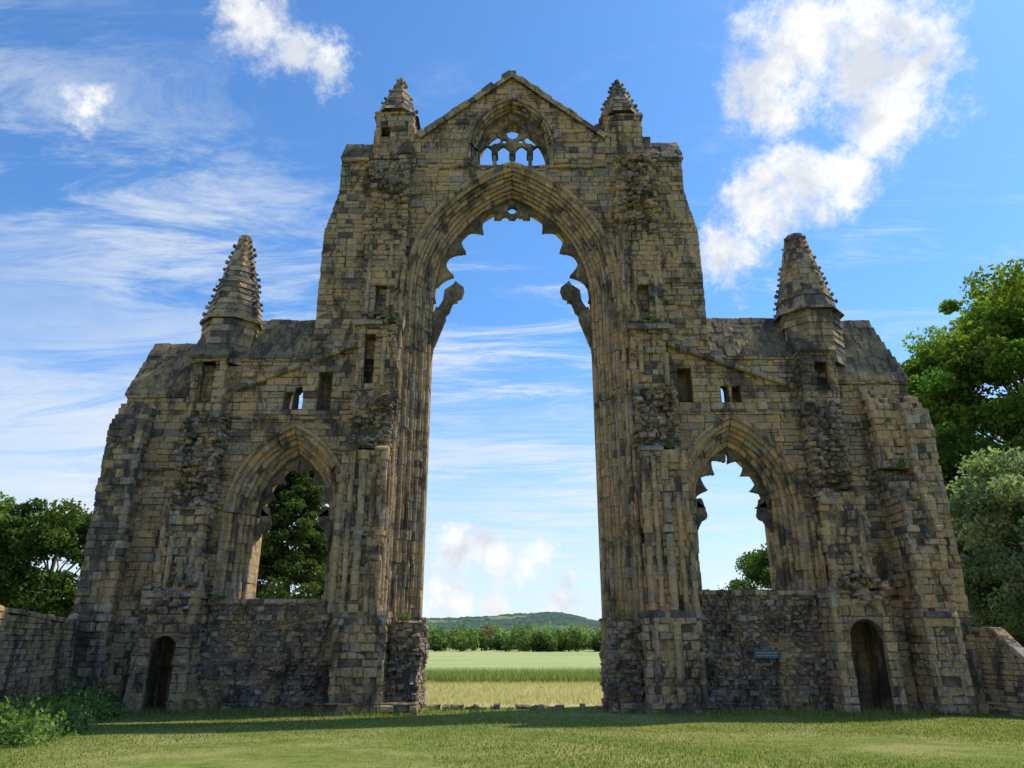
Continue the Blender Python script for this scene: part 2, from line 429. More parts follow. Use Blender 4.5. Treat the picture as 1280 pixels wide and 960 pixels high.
# feet either side of the opening
pier(pr,-4.75,-3.5,-.55,2.0,-.1,3.35,.09,kind='rub'); rubble_lump(pr,-4.7,-3.6,-.55,0,3.3,50,.26)
pier(pr,3.68,4.95,-.55,2.0,-.1,3.35,.09,kind='rub'); rubble_lump(pr,3.8,4.9,-.55,0,3.3,50,.26)
pier(pr,-7.3,-3.45,-1.45,.1,-.2,.35,.05,kind='dark'); pier(pr,3.6,7.4,-1.45,.1,-.2,.35,.05,kind='dark')
# outer piers
pier(pr,-14.2,-12.1,-1.15,.1,0,4.3,.05,hole=(-13.6,-12.62,-1,2.75,1)); band(pr,-14.1,-12.2,-1.0,.1,4.2,.25,.08)
pier(pr,-13.95,-12.3,-.85,.1,4.4,7.6,.07); pier(pr,-13.75,-12.2,-.65,.1,7.6,11.4,.14,kind='rub'); rubble_lump(pr,-13.8,-12.2,-.65,7.2,11.5,130,.28)
pier(pr,-13.95,-12.45,-.5,.1,11.4,14.2,.04,hole=(-13.55,-12.95,12.2,14.0))
pier(pr,12.2,14.5,-1.15,.1,0,4.3,.05,hole=(12.75,14.05,-1,3.35,1)); band(pr,12.3,14.5,-1.0,.1,4.2,.25,.08)
pier(pr,12.45,14.3,-.85,.1,4.4,8.2,.07); pier(pr,12.4,13.9,-.65,.1,8.2,12.0,.14,kind='rub'); rubble_lump(pr,12.4,13.9,-.65,7.8,12.1,130,.28)
pier(pr,12.55,14.1,-.5,.1,12.0,14.5,.04,hole=(13.2,13.8,12.7,14.3))
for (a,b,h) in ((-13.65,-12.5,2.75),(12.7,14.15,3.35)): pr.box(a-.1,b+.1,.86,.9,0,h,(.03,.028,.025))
rubble_lump(pr,-14.1,-12.2,-1.1,3.0,5.0,30,.26); rubble_lump(pr,12.3,14.4,-1.1,3.7,5.0,30,.26)
# aisle wall stubs + end buttresses
pier(pr,-16.95,-15.5,-.75,.1,0,12.2,.03,kind='dark',top0=11); band(pr,-16.95,-15.5,-.75,.1,3.2,.25,.1)
pier(pr,15.3,16.6,-1.75,.1,0,9.2,.05,top0=7.6); pier(pr,15.2,16.5,-.7,.1,9.2,13.0,.05,top0=12)
pier(pr,16.5,17.55,-.95,.1,0,12.6,.04,kind='dark',top0=11.5); band(pr,15.4,16.5,-1.8,.1,3.3,.22,.05)
pier(pr,-15.5,-14.2,-.25,.1,0,3.9,.03); pier(pr,14.5,15.3,-.35,.1,0,4.0,.03)
pr.obj('arcade_piers',STONE,ruin)

# attached shafts
for x,y,r,t in ((-6.9,-1.05,.14,8.9),(-6.48,-1.1,.11,9.8),(-6.05,-1.15,.16,9.85),(-5.6,-1.1,.11,9.3),(-5.2,-1.05,.14,9.85),(-5.12,-.6,.12,9.85),(-7.05,-.5,.13,8.0),(-7.0,-.1,.11,9.9)):
    shaft(sh,x,y,r,3.5,t); 
    if r>.135: shaft(sh,x,y,r+.07,t-.4,t-.05,'dark'); shaft(sh,x,y,r+.06,3.5,3.8,'dark'); shaft(sh,x,y,r+.05,6.4,6.6,'dark')
for x,y,r,t in ((7.05,-1.05,.14,7.2),(6.65,-1.1,.11,8.0),(6.2,-1.15,.16,9.85),(5.75,-1.1,.11,9.6),(5.38,-1.05,.14,9.0),(5.3,-.6,.12,9.85),(7.15,-.5,.13,8.5),(7.12,-.1,.11,9.9)):
    shaft(sh,x,y,r,3.3,t,'ash')
    if r>.135: shaft(sh,x,y,r+.07,6.5,6.8,'dark'); shaft(sh,x,y,r+.06,3.3,3.6,'dark'); shaft(sh,x,y-.2,r,.35,3.2)
for x,y,r in ((-4.95,-.12,.12),(-5.0,-.42,.11),(5.0,-.12,.12),(5.12,-.4,.11)): shaft(sh,x,y,r,3.4,20.5)
for s in (-1,1):
    for x,y,r in ((12.35,-.5,.12),(12.3,-.15,.11),(12.6,-.85,.13),(13.0,-.9,.14),(13.45,-.92,.11),(13.9,-.85,.12)):
        shaft(sh,s*x,y,r,4.4,7.2+U(-1.8,.6))
    for x in (5.25,5.6,6.55): shaft(sh,s*x,-.42,.1,15.9,19.2+U(-1,1))
    for x in (5.6,6.7): shaft(sh,s*x,-.72,.1,12.8,15.2)
sh.obj('attached_shafts',STONE,ruin)

# ------------------------------------------------------------ string courses, slanted roof creases, coping
tr=MB()
def slant(B,p,q,w=.2,dpt=.18,kind='dark'):
    L=math.hypot(q[0]-p[0],q[1]-p[1]); ux=((q[0]-p[0])/L,0,(q[1]-p[1])/L); vx=(-ux[2],0,ux[0]); u=0
    while u<L-.01:
        l=min(U(.35,.8),L-u)
        if R()>.07: B.stone((p[0],0,p[1]),ux,vx,(0,-1,0),u,u+l,-w/2+U(-.01,.01),w/2,.05,dpt+U(-.06,.02),scol(p[0]+u,0,p[1],kind),.04,.015,.004)
        u+=l
slant(tr,(-12.1,12.85),(-6.9,14.95),.24,.26); slant(tr,(6.9,15.0),(12.4,12.95),.24,.26)
slant(tr,(-12.2,11.55),(-6.95,11.55),.14,.1); slant(tr,(7.0,11.9),(12.3,11.9),.14,.1)
slant(tr,(-4.6,24.45),(4.6,24.45),.15,.12)
slant(tr,(-16.8,9.3),(-14.1,9.3),.16,.1); slant(tr,(14.3,9.5),(17.4,9.5),.16,.1)
slant(tr,(-8.4,24.85),(-6.95,24.85),.2,.14); slant(tr,(7,24.85),(8.4,24.85),.2,.14)
slant(tr,(-13.9,14.25),(-9,14.25),.16,.12); slant(tr,(8.9,14.35),(14.1,14.35),.16,.12); slant(tr,(-16.8,12.55),(-14.0,12.55),.16,.12); slant(tr,(14.2,13.2),(17.4,13.2),.16,.12)
slant(tr,(-12.1,3.95),(-7,3.95),.2,.1); slant(tr,(7.1,4.28),(12.3,4.28),.2,.1)
for A in (AL,AR):
    tr.box(A.cx-A.w-.05,A.cx+A.w+.05,.05,1.98,A.zb-.4,A.zb-.02,(.16,.14,.11))
    fill(tr,lambda x,z:np.ones(x.shape,bool),A.cx-A.w,A.cx+A.w,A.zb-.35,A.zb+.12,y=.9,kind='rub',ch=(.12,.2),sl=(.15,.5),rough=.04,jit=.05)
for s in (-1,1):
    p=Vector((s*4.7,0,26.2)); q=Vector((0,0,30.1)); d=(q-p); L=d.length; d.normalize()
    n=Vector((s*abs(d.z),0,abs(d.x))); u=0
    while u<L:
        l=min(U(.3,.7),L-u)
        c=scol(p.x+u*d.x,0,p.z+u*d.z,'dark')
        tr.stone(tuple(p),tuple(d),(0,1,0),tuple(n),u,u+l,-.22,2.1,.22,.13+U(-.09,.07),c,.04,.03,.004); u+=l
tr.box(-.2,.2,-.1,1,29.9,30.3,(.12,.11,.09))
def slabroof(B,x0,x1,y0,z0,y1,z1,yb=2.0,rows_=8,hipl=0,hipr=0):
    Ls=math.hypot(y1-y0,z1-z0); d=((y1-y0)/Ls,(z1-z0)/Ls); n=(-d[1],d[0])
    pts=[(y0,z0-.05),(y1,z1-.05),(yb,z1-.05),(yb,z0-.05)]
    def P(x,q,h): 
        t=(q[1]-z0)/(z1-z0); return (x+h*t,q[0],q[1])
    for (a,b) in zip(pts,pts[1:]+pts[:1]):
        B.quad(P(x0,a,hipl),P(x1,a,-hipr),P(x1,b,-hipr),P(x0,b,hipl),(.12,.1,.08))
    B.poly([P(x0,a,hipl) for a in pts],(.12,.1,.08)); B.poly([P(x1,a,-hipr) for a in pts],(.12,.1,.08))
    for r in range(rows_):
        t0=r/rows_;t1=(r+1)/rows_; xa=x0+hipl*t0-.03; xb=x1-hipr*t0+.03; u=xa
        while u<xb-.01:
            l=min(U(.22,.6),xb-u)
            if xb-u-l<.15: l=xb-u
            B.stone((0,y0,z0),X,(0,d[0],d[1]),(0,n[0],n[1]),u,u+l,t0*Ls-.05-U(0,.03),t1*Ls,.06,.09+U(-.02,.03),scol(u,y0,z0+t0*3,'roof'),.015,.015,.004)
            u+=l
    u=x0+hipl
    while u<x1-hipr-.02:
        l=min(U(.3,.8),x1-hipr-u)
        B.stone((0,y1,z1),X,Y,Z,u,u+l,-.05,yb-y1,.1,.06+U(-.05,.05),scol(u,y1,z1,'roof'),.04,.03,.004); u+=l
slabroof(tr,-12.5,-8.95,-.02,14.3,1.25,16.7)
slabroof(tr,8.88,12.6,-.02,14.4,1.25,16.8)
slabroof(tr,-16.85,-13.7,-.02,12.62,1.3,15.5,hipl=.25)
slabroof(tr,14.2,17.42,-.02,13.25,1.25,16.7,hipr=.7)
slabroof(tr,-8.42,-6.9,-.02,24.95,.8,26.3,rows_=4)
slabroof(tr,6.95,8.42,-.02,24.95,.8,26.4,rows_=4)
slabroof(tr,-14.0,-12.4,-.6,14.2,.5,15.9,yb=1.2,rows_=5)
slabroof(tr,12.5,14.15,-.6,14.5,.5,16.2,yb=1.2,rows_=5)
tr.obj('coping_and_string_courses',STONE,ruin)

# ------------------------------------------------------------ pinnacles
pn=MB()
def spire(B,cx,cy,r,z0,z1,tipr=.06,n=8,rot=math.pi/8,kind='dark',crock=True,ch=.3):
    k=int((z1-z0)/ch)
    def rad(t): return r*(1-t)+tipr*t
    for i in range(k):
        za=z0+(z1-z0)*i/k; zb=z0+(z1-z0)*(i+1)/k; ra=rad(i/k)*1.03; rb=rad((i+1)/k)*1.0
        ra*=U(.97,1.03)
        A=[(cx+ra*math.cos(rot+2*math.pi*j/n),cy+ra*math.sin(rot+2*math.pi*j/n),za) for j in range(n)]
        Bq=[(cx+rb*math.cos(rot+2*math.pi*j/n),cy+rb*math.sin(rot+2*math.pi*j/n),zb) for j in range(n)]
        for j in range(n):
            jj=(j+1)%n; m=2 if ra>.45 else 1
            for q in range(m):
                f0=q/m;f1=(q+1)/m
                a0=tuple(A[j][t]*(1-f0)+A[jj][t]*f0 for t in range(3)); a1=tuple(A[j][t]*(1-f1)+A[jj][t]*f1 for t in range(3))
                b0=tuple(Bq[j][t]*(1-f0)+Bq[jj][t]*f0 for t in range(3)); b1=tuple(Bq[j][t]*(1-f1)+Bq[jj][t]*f1 for t in range(3))
                B.quad(a0,a1,b1,b0,scol(cx+j+q*.4,cy,za,kind))
        B.poly(Bq,(.12,.11,.085)); B.poly(A,(.05,.045,.04))
        if crock and i>0:
            for j in range(n):
                if R()<.75:   # worn, rounded crocket stubs
                    s_=.075*U(.7,1.35); x,y,z=A[j]; ox=(x-cx)/ra*s_*.6; oy=(y-cy)/ra*s_*.6; z+=U(-.06,.06)
                    c=scol(x,y,z,'dark'); i0=len(B.v); m=6
                    for (hh,rr_) in ((-1.0,.45),(-.2,1.0),(.6,.85),(1.0,.35)):
                        for q in range(m): B.v.append((x+ox+rr_*s_*math.cos(q*6.283/m),y+oy+rr_*s_*math.sin(q*6.283/m),z+hh*s_))
                    for l_ in range(3):
                        for q in range(m):
                            B.f.append((i0+l_*m+q,i0+l_*m+(q+1)%m,i0+(l_+1)*m+(q+1)%m,i0+(l_+1)*m+q)); B.c.append(c)
                    B.f.append(tuple(i0+3*m+q for q in range(m))); B.c.append(c)
pier(pn,-6.85,-4.95,-.1,1.6,24.9,27.6,.03,hole=(-6.55,-6.1,25.1,26.75)); band(pn,-6.8,-5.0,-.1,1.6,27.5,.22,.1); spire(pn,-5.9,.75,1.16,27.7,30.5,.1)
pier(pn,4.6,6.5,-.1,1.6,25.2,27.5,.03); band(pn,4.6,6.5,-.1,1.6,27.4,.22,.1); spire(pn,5.55,.75,1.16,27.6,30.4,.12)
for (cx,z0,zt,r,tip) in ((-12.95,16.3,21.0,1.3,.26),(13.75,16.7,21.0,1.38,.45)):
    spire(pn,cx,.85,r,14.0,z0-.15,r,crock=False); spire(pn,cx,.85,r*1.12,z0-.15,z0+.05,r*1.1,crock=False,ch=.19); spire(pn,cx,.85,r,z0+.05,zt,tip)
pn.obj('pinnacles',STONE,ruin)

# ------------------------------------------------------------ terrain
def gz(y,x=0):
    t=np.clip((-np.asarray(y,float)-1)/29,0,1.3); return .9*t*t*(3-2*np.minimum(t,1))
gx=np.concatenate((np.linspace(-3000,-60,14)[:-1],np.linspace(-60,60,121),np.linspace(60,3000,14)[1:]))
gy=np.concatenate((np.linspace(-300,-40,10)[:-1],np.linspace(-40,30,141),np.linspace(30,200,40)[1:],np.linspace(200,3500,20)[1:]))
V=[];F=[]
for y in gy:
    for x in gx:
        zz=float(gz(y))
        if -40<y<30 and abs(x)<60: zz+=.05*nz(x*.12,y*.12,0)+.012*nz(x*.7,y*.7,4)
        V.append((x,y,zz-.02))
W=len(gx)
for j in range(len(gy)-1):
    for i in range(W-1): F.append((j*W+i,j*W+i+1,(j+1)*W+i+1,(j+1)*W+i))
me=bpy.data.meshes.new('ground'); me.from_pydata(V,[],F); me.polygons.foreach_set('use_smooth',[True]*len(F)); me.update()
ground=bpy.data.objects.new('ground',me); scene.collection.objects.link(ground)
m,nt=newmat('grass_ground'); g=NT(nt)
out=g.n('ShaderNodeOutputMaterial'); bs=g.n('ShaderNodeBsdfPrincipled'); g.l(bs.outputs[0],out.inputs[0])
geo=g.n('ShaderNodeNewGeometry'); pos=geo.outputs['Position']; sp=g.n('ShaderNodeSeparateXYZ'); g.l(pos,sp.inputs[0])
nA=g.noise(pos,.3,6,.65); nB=g.noise(pos,2.2,6,.7); nC=g.noise(pos,30,4,.7)
lawn=g.mix(g.mr(nB,.35,.65),(.12,.16,.028,1),(.27,.29,.065,1)); lawn=g.mix(g.mr(nA,.46,.6,0,.85),lawn,(.38,.34,.13,1)); lawn=g.mix(g.mr(nC,.4,.6,0,.5),lawn,(.10,.13,.028,1))
dry=g.mix(nB,(.58,.50,.28,1),(.46,.43,.20,1))
mp=g.n('ShaderNodeMapping'); g.l(pos,mp.inputs[0]); mp.inputs['Scale'].default_value=(.03,.25,1); nD=g.noise(mp.outputs[0],1,5,.6)
crop=g.mix(g.mr(nD,.35,.65),(.27,.33,.10,1),(.44,.45,.2,1))
c=g.mix(g.mr(sp.outputs[1],1.2,2.4),lawn,dry); 
yy=g.math('ADD',sp.outputs[1],g.math('MULTIPLY',nA,3)); c=g.mix(g.mr(yy,18,20),c,crop)
g.l(c,bs.inputs['Base Color']); bs.inputs['Roughness'].default_value=1; bs.inputs['Specular IOR Level'].default_value=.05
bp=g.n('ShaderNodeBump'); bp.inputs['Strength'].default_value=.6; bp.inputs['Distance'].default_value=.05; g.l(g.math('ADD',nC,nB),bp.inputs['Height']); g.l(bp.outputs[0],bs.inputs['Normal'])
me.materials.append(m)

# ------------------------------------------------------------ foliage helpers
def leafmat(name,trans=.35):
    m,nt=newmat(name); g=NT(nt)
    out=g.n('ShaderNodeOutputMaterial'); at=g.n('ShaderNodeAttribute',attribute_name='Col')
    d=g.n('ShaderNodeBsdfDiffuse'); g.l(at.outputs['Color'],d.inputs['Color'])
    t=g.n('ShaderNodeBsdfTranslucent'); g.l(g.mix(1,at.outputs['Color'],(1.3,1.35,.7,1),'MULTIPLY'),t.inputs['Color'])
    mx=g.n('ShaderNodeMixShader'); mx.inputs[0].default_value=trans; g.l(d.outputs[0],mx.inputs[1]); g.l(t.outputs[0],mx.inputs[2]); g.l(mx.outputs[0],out.inputs[0])
    return m
LEAF=leafmat('leaves',.42); GRASS=leafmat('grass_blades',.4)
def fastmesh(name,verts,k,cols,mat,parent=None):
    n=len(verts)//k
    me=bpy.data.meshes.new(name); me.vertices.add(len(verts)); me.vertices.foreach_set('co',verts.astype(np.float32).ravel())
    me.loops.add(n*k); me.loops.foreach_set('vertex_index',np.arange(n*k,dtype=np.int32))
    me.polygons.add(n); me.polygons.foreach_set('loop_start',np.arange(0,n*k,k,dtype=np.int32)); me.polygons.foreach_set('loop_total',np.full(n,k,dtype=np.int32))
    me.update(calc_edges=True)
    at=me.color_attributes.new('Col','FLOAT_COLOR','CORNER')
    c=np.ones((n,4),np.float32); c[:,:3]=cols; at.data.foreach_set('color',np.repeat(c,k,axis=0).ravel())
    me.materials.append(mat); o=bpy.data.objects.new(name,me); scene.collection.objects.link(o)
    if parent: o.parent=parent
    return o
def leaves(centers,size,up=.3):
    n=len(centers); a=np.random.normal(size=(n,3)); a/=np.linalg.norm(a,axis=1)[:,None]
    b=np.random.normal(size=(n,3)); b-=a*np.sum(a*b,axis=1)[:,None]; b/=np.linalg.norm(b,axis=1)[:,None]
    s=size*np.random.uniform(.6,1.3,(n,1)); a=a*s; b=b*s*.6
    v=np.stack((centers-a,centers-b,centers+a,centers+b),axis=1).reshape(-1,3); return v
bark,nt=newmat('bark'); g=NT(nt); out=g.n('ShaderNodeOutputMaterial'); bs=g.n('ShaderNodeBsdfPrincipled'); g.l(bs.outputs[0],out.inputs[0])
geo=g.n('ShaderNodeNewGeometry'); g.l(g.mix(g.noise(geo.outputs['Position'],5,5,.7),(.05,.04,.03,1),(.16,.13,.1,1)),bs.inputs['Base Color']); bs.inputs['Roughness'].default_value=.95
def limb(B,p,q,r0,r1,n=7,segs=4,wob=.1):
    p=Vector(p);q=Vector(q);d=(q-p);L=d.length; a=d.orthogonal().normalized(); b=d.normalized().cross(a); prev=None
    for i in range(segs+1):
        t=i/segs; c=p+d*t+a*(U(-wob,wob)*L*.2 if 0<i<segs else 0)+b*(U(-wob,wob)*L*.2 if 0<i<segs else 0); r=r0+(r1-r0)*t
        rg=[tuple(c+a*r*math.cos(2*math.pi*k/n)+b*r*math.sin(2*math.pi*k/n)) for k in range(n)]
        if prev:
            for k in range(n): B.quad(prev[k],prev[(k+1)%n],rg[(k+1)%n],rg[k],(.1,.08,.06))
        prev=rg
def tree(name,loc,h,rx,rz,zc,ncl,nleaf,size,col,clr=1.3,conifer=False):
    e=empty(name); e.location=loc; B=MB(); cc=[]; 
    limb(B,(0,0,-.3),(U(-.3,.3),U(-.3,.3),zc),h*.025,h*.012)
    pts=[];cols=[]
    for i in range(ncl):
        if conifer:
            t=R()**.8; zz=h*(.06+.94*t); rr=rx*(1-t)**.75*math.sqrt(U(.1,1))*(1+.3*nz(t*6,i*.3,2)); a=U(0,6.283); c=np.array((rr*math.cos(a),rr*math.sin(a),zz-.25*rr)); cr=clr*(.4+.6*(1-t))*U(.6,1.2)
        else:
            v=np.random.normal(size=3); v/=np.linalg.norm(v); s=U(.45,1)**.5*(1+.3*nz(v[0]*2.3+h,v[1]*2.3,v[2]*2.3))
            c=np.array((v[0]*rx*s,v[1]*rx*s,zc+v[2]*rz*s)); cr=clr*U(.45,1.25)
        if i%6==0:
            st=(0,0,min(zc*.95,max(1,c[2]*U(.5,.75)))) if not conifer else (0,0,c[2]+.2); limb(B,st,tuple(c),h*.006,.02,5,3,.2)
        p=np.random.normal(size=(nleaf,3)); p/=np.linalg.norm(p,axis=1)[:,None]; p*=cr*np.random.uniform(.3,1.12,(nleaf,1))**.7; p[:,2]*=.65 if not conifer else .6
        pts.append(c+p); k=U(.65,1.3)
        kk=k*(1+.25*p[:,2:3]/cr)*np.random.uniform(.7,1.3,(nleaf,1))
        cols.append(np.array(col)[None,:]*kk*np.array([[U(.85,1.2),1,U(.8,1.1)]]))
    P=np.concatenate(pts); C=np.concatenate(cols)
    P[:,2]=np.maximum(P[:,2],.15)
    if not conifer: limb(B,(0,0,zc*.9),(0,0,zc+rz*.7),h*.012,.04)
    B.obj('trunk_and_limbs',bark,e)
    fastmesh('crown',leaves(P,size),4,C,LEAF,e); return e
tree('broadleaf_tree',(40,20,0),29,11.6,12.6,15.5,720,350,.19,(.16,.245,.045),1.65)
tree('whitebeam_tree',(24.9,4,0),11.5,4.8,5,6.0,240,340,.12,(.24,.30,.17),1.0)
tree('broadleaf_tree',(27,16,0),15,6,7,8,180,280,.17,(.10,.16,.035),1.6)
tree('broadleaf_tree',(-40,22,0),14,5.4,6.0,7.5,210,250,.15,(.17,.25,.055),1.2)
tree('broadleaf_tree',(-31.5,21,0),12.4,4.6,5.2,6.6,190,270,.14,(.08,.13,.033),1.1)
tree('conifer_tree',(-26.5,26,0),14.5,4.2,5.4,7.0,300,190,.12,(.055,.09,.035),1.1,True)
tree('broadleaf_tree',(-34,12,0),8.5,4,3.8,4.2,120,260,.13,(.11,.17,.04),1.1)
tree('conifer_tree',(-13.3,14,0),15.0,4.7,5,7,420,220,.11,(.085,.13,.045),1.0,True)
tree('broadleaf_tree',(20.8,30,0),9.9,3.4,4.4,5.2,120,260,.13,(.11,.17,.045),.95)

# distant trees
P=[];C=[]
for i in range(420):
    y=150+120*R()**1.2; x=U(-75,75)*(y/150)
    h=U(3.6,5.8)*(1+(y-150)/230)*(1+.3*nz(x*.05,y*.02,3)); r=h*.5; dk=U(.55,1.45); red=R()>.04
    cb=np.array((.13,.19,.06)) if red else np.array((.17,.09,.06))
    f=(y-150)/240; cb=cb*(1-f)+np.array((.15,.21,.15))*f  # aerial haze painted into leaf colour: paler and bluer with distance
    for k in range(15):
        v=np.random.normal(size=3); v/=np.linalg.norm(v); c=np.array((x+v[0]*r*.7,y+v[1]*r*.7,h*.5+v[2]*h*.4)); n=22
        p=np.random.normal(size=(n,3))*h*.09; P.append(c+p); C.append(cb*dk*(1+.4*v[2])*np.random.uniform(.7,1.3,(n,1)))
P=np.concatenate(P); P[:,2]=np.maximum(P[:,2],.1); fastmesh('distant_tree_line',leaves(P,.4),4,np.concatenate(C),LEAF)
# hill
hx=np.linspace(-900,900,541); hy=np.linspace(620,1300,90)
prof=np.interp(hx,[-900,-400,-250,-130,-80,-30,20,50,80,112,150,300,900],[10,22,28,29,30,32,36,38,33,23,17,12,6])+1; prof=np.convolve(np.pad(prof,4,'edge'),np.ones(9)/9,'valid')
V=[];F=[]
for y in hy:
    f=math.sin(math.pi*min(1,max(0,(y-620)/680)))**.8
    for x,pz in zip(hx,prof): V.append((x,y,(pz-2)*f+1.8*nz(x*.06,y*.06,1)*f+2.8*abs(nz(x*.2,y*.2,8))-1))
W=len(hx)
for j in range(len(hy)-1):
    for i in range(W-1): F.append((j*W+i,j*W+i+1,(j+1)*W+i+1,(j+1)*W+i))
me=bpy.data.meshes.new('wooded_hill'); me.from_pydata(V,[],F); me.update(); hill=bpy.data.objects.new('wooded_hill',me); scene.collection.objects.link(hill)
m,nt=newmat('distant_woodland'); g=NT(nt); out=g.n('ShaderNodeOutputMaterial'); bs=g.n('ShaderNodeBsdfPrincipled'); g.l(bs.outputs[0],out.inputs[0]); geo=g.n('ShaderNodeNewGeometry')
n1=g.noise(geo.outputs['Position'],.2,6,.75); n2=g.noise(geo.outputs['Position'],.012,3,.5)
c=g.mix(g.mr(n1,.38,.62),(.03,.055,.05,1),(.095,.14,.09,1)); c=g.mix(g.mr(n2,.60,.63),c,(.17,.22,.12,1))  # bluish greens carry the aerial haze in the base colour
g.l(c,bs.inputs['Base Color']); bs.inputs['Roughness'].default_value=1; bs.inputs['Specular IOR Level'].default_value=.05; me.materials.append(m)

# ------------------------------------------------------------ grass blades
def blades(name,n,xr,yr,h,w,cols,zf=True,mask=None,lean=.4):
    x=np.random.uniform(*xr,n); y=np.random.uniform(*yr,n)
    if mask is not None: k=mask(x,y); x=x[k];y=y[k]; n=len(x)
    z=gz(y)-.03; hh=np.random.uniform(h[0],h[1],n); a=np.random.uniform(0,6.283,n); lx=np.random.normal(0,lean,n)*hh; ly=np.random.normal(0,lean,n)*hh
    dx=np.cos(a)*w;dy=np.sin(a)*w
    v=np.stack((np.stack((x-dx,y-dy,z),1),np.stack((x+dx,y+dy,z),1),np.stack((x+lx,y+ly,z+hh),1)),1).reshape(-1,3)
    ci=np.array(cols)[np.random.randint(0,len(cols),n)]*np.random.uniform(.75,1.25,(n,1)); fastmesh(name,v,3,ci,GRASS)
blades('lawn_grass',110000,(-17,17),(-17.5,-1.2),(.035,.07),.012,[(.18,.235,.045),(.25,.28,.07),(.13,.18,.035),(.38,.35,.15)])
blades('wall_foot_grass',16000,(-17,17),(-2.0,-.3),(.08,.28),.012,[(.2,.28,.06),(.34,.34,.14),(.16,.22,.04)],mask=lambda x,y:(np.random.rand(len(x))<.6)&((np.abs(x)>3.8)|(y>-1)))
blades('dry_meadow_grass',30000,(-9,9),(2.2,19),(.12,.3),.015,[(.62,.54,.32),(.52,.48,.25),(.66,.58,.37),(.38,.38,.16)])
blades('field_margin_grass',26000,(-12,12),(18,23),(.4,.95),.02,[(.18,.28,.08),(.26,.34,.1),(.42,.44,.2)])

# ------------------------------------------------------------ boundary walls
def lowwall(name,pts,t=.5,cap=True,kind='ash',ch=(.14,.24),sl=(.2,.5)):
    B=MB()
    for i in range(len(pts)-1):
        (x0,y0,h0),(x1,y1,h1)=pts[i],pts[i+1]; L=math.hypot(x1-x0,y1-y0); d=((x1-x0)/L,(y1-y0)/L,0)
        for sgn in (1,-1):
            N=(d[1]*sgn,-d[0]*sgn,0); P=(x0+N[0]*t/2,y0+N[1]*t/2,0); z=-.1
            while z<max(h0,h1):
                h=U(*ch); u=0
                while u<L:
                    l=min(U(*sl),L-u); ht=h0+(h1-h0)*(u+l/2)/L
                    if z+h*.6<ht: B.stone(P,d,Z,N,u,u+l,z,min(z+h,ht+.05),t*.47,random.gauss(0,.012),scol(x0+u*d[0],y0+u*d[1],z,kind),.015,.012,.006)
                    u+=l
                z+=h
        if cap:
            N=(d[1],-d[0],0); L3=math.hypot(L,h1-h0); dd=(d[0]*L/L3,d[1]*L/L3,(h1-h0)/L3); nn=Vector(N).cross(Vector(dd)); 
            if nn.z<0: nn=-nn
            u=0
            while u<L3:
                l=min(U(.3,.7),L3-u)
                B.stone((x0,y0,h0),dd,N,tuple(nn),u,u+l,-t/2-.04,t/2+.04,.04,.1+U(-.03,.03),scol(x0+u*d[0],y0,3,'ash'),.03,.02,.004); u+=l
    o=B.obj(name,STONE); return o
lowwall('stone_boundary_wall',[(-17.2,.4,3.05),(-15.9,-4.2,3.2),(-14.75,-8.2,3.3),(-12.4,-16.5,3.5)])
lowwall('stone_boundary_wall',[(17.5,-.2,2.85),(18.0,-1.6,2.85),(18.35,-2.6,1.75),(19.6,-6,1.3)],.55,True,'ash')

# low footing stones across the opening
B=MB(); x=-3.3
while x<3.5:
    l=U(.12,.4)
    if R()<.85: B.stone((0,.6+U(-.3,.3),0),X,Z,(0,-1,0),x,x+l,-.1,U(.05,.2),.3,U(0,.1),scol(x,0,0,'dark'),.05,.05)
    x+=l
B.obj('footing_stones',STONE)

# garden bed plants
P=[];C=[]
for i in range(170):
    t=U(-.02,1.1); bx=-15.9+t*3.3+U(-.5,1.4); by=-1.6-t*9.6+U(-.4,.4)
    hh=U(.3,1.0)*(1.15-.35*t); n=200; p=np.random.normal(size=(n,3))*np.array((.26,.26,hh*.38)); p[:,2]=np.abs(p[:,2])
    c=random.choice([(.14,.24,.06),(.18,.28,.06),(.09,.16,.045),(.26,.34,.12)])
    P.append(np.array((bx,by,float(gz(by))))+p); C.append(np.array(c)*np.random.uniform(.6,1.3,(n,1)))
P=np.concatenate(P);fastmesh('garden_shrub_bed',leaves(P,.07),4,np.concatenate(C),LEAF)
# weeds rooted in the ledges
P=[];C=[]
for (x,y,z) in [(-6.3,-1.1,10.15),(-5.4,-.9,15.95),(6.5,-1.1,10.15),(-13.1,-1.0,4.6),(13.6,-1.0,4.6),(-16.2,-.7,3.5),(15.9,-.9,9.3),(-9.9,.85,4.15),(9.0,.85,4.5),(16.1,-1.5,7.8),(-12.9,-.6,11.5),(-8.7,.1,21.0),(-4.2,-.6,3.4),(4.3,-.5,3.4),(-11.5,-.2,4.1),(6.3,-.8,15.8),(8.6,.2,21.1)]:
    n=110; p=np.random.normal(size=(n,3))*np.array((.16,.09,.09)); P.append(np.array((x,y,z))+p); C.append(np.array((.12,.19,.05))*np.random.uniform(.6,1.4,(n,1)))
fastmesh('ledge_weeds',leaves(np.concatenate(P),.045),4,np.concatenate(C),LEAF,ruin)

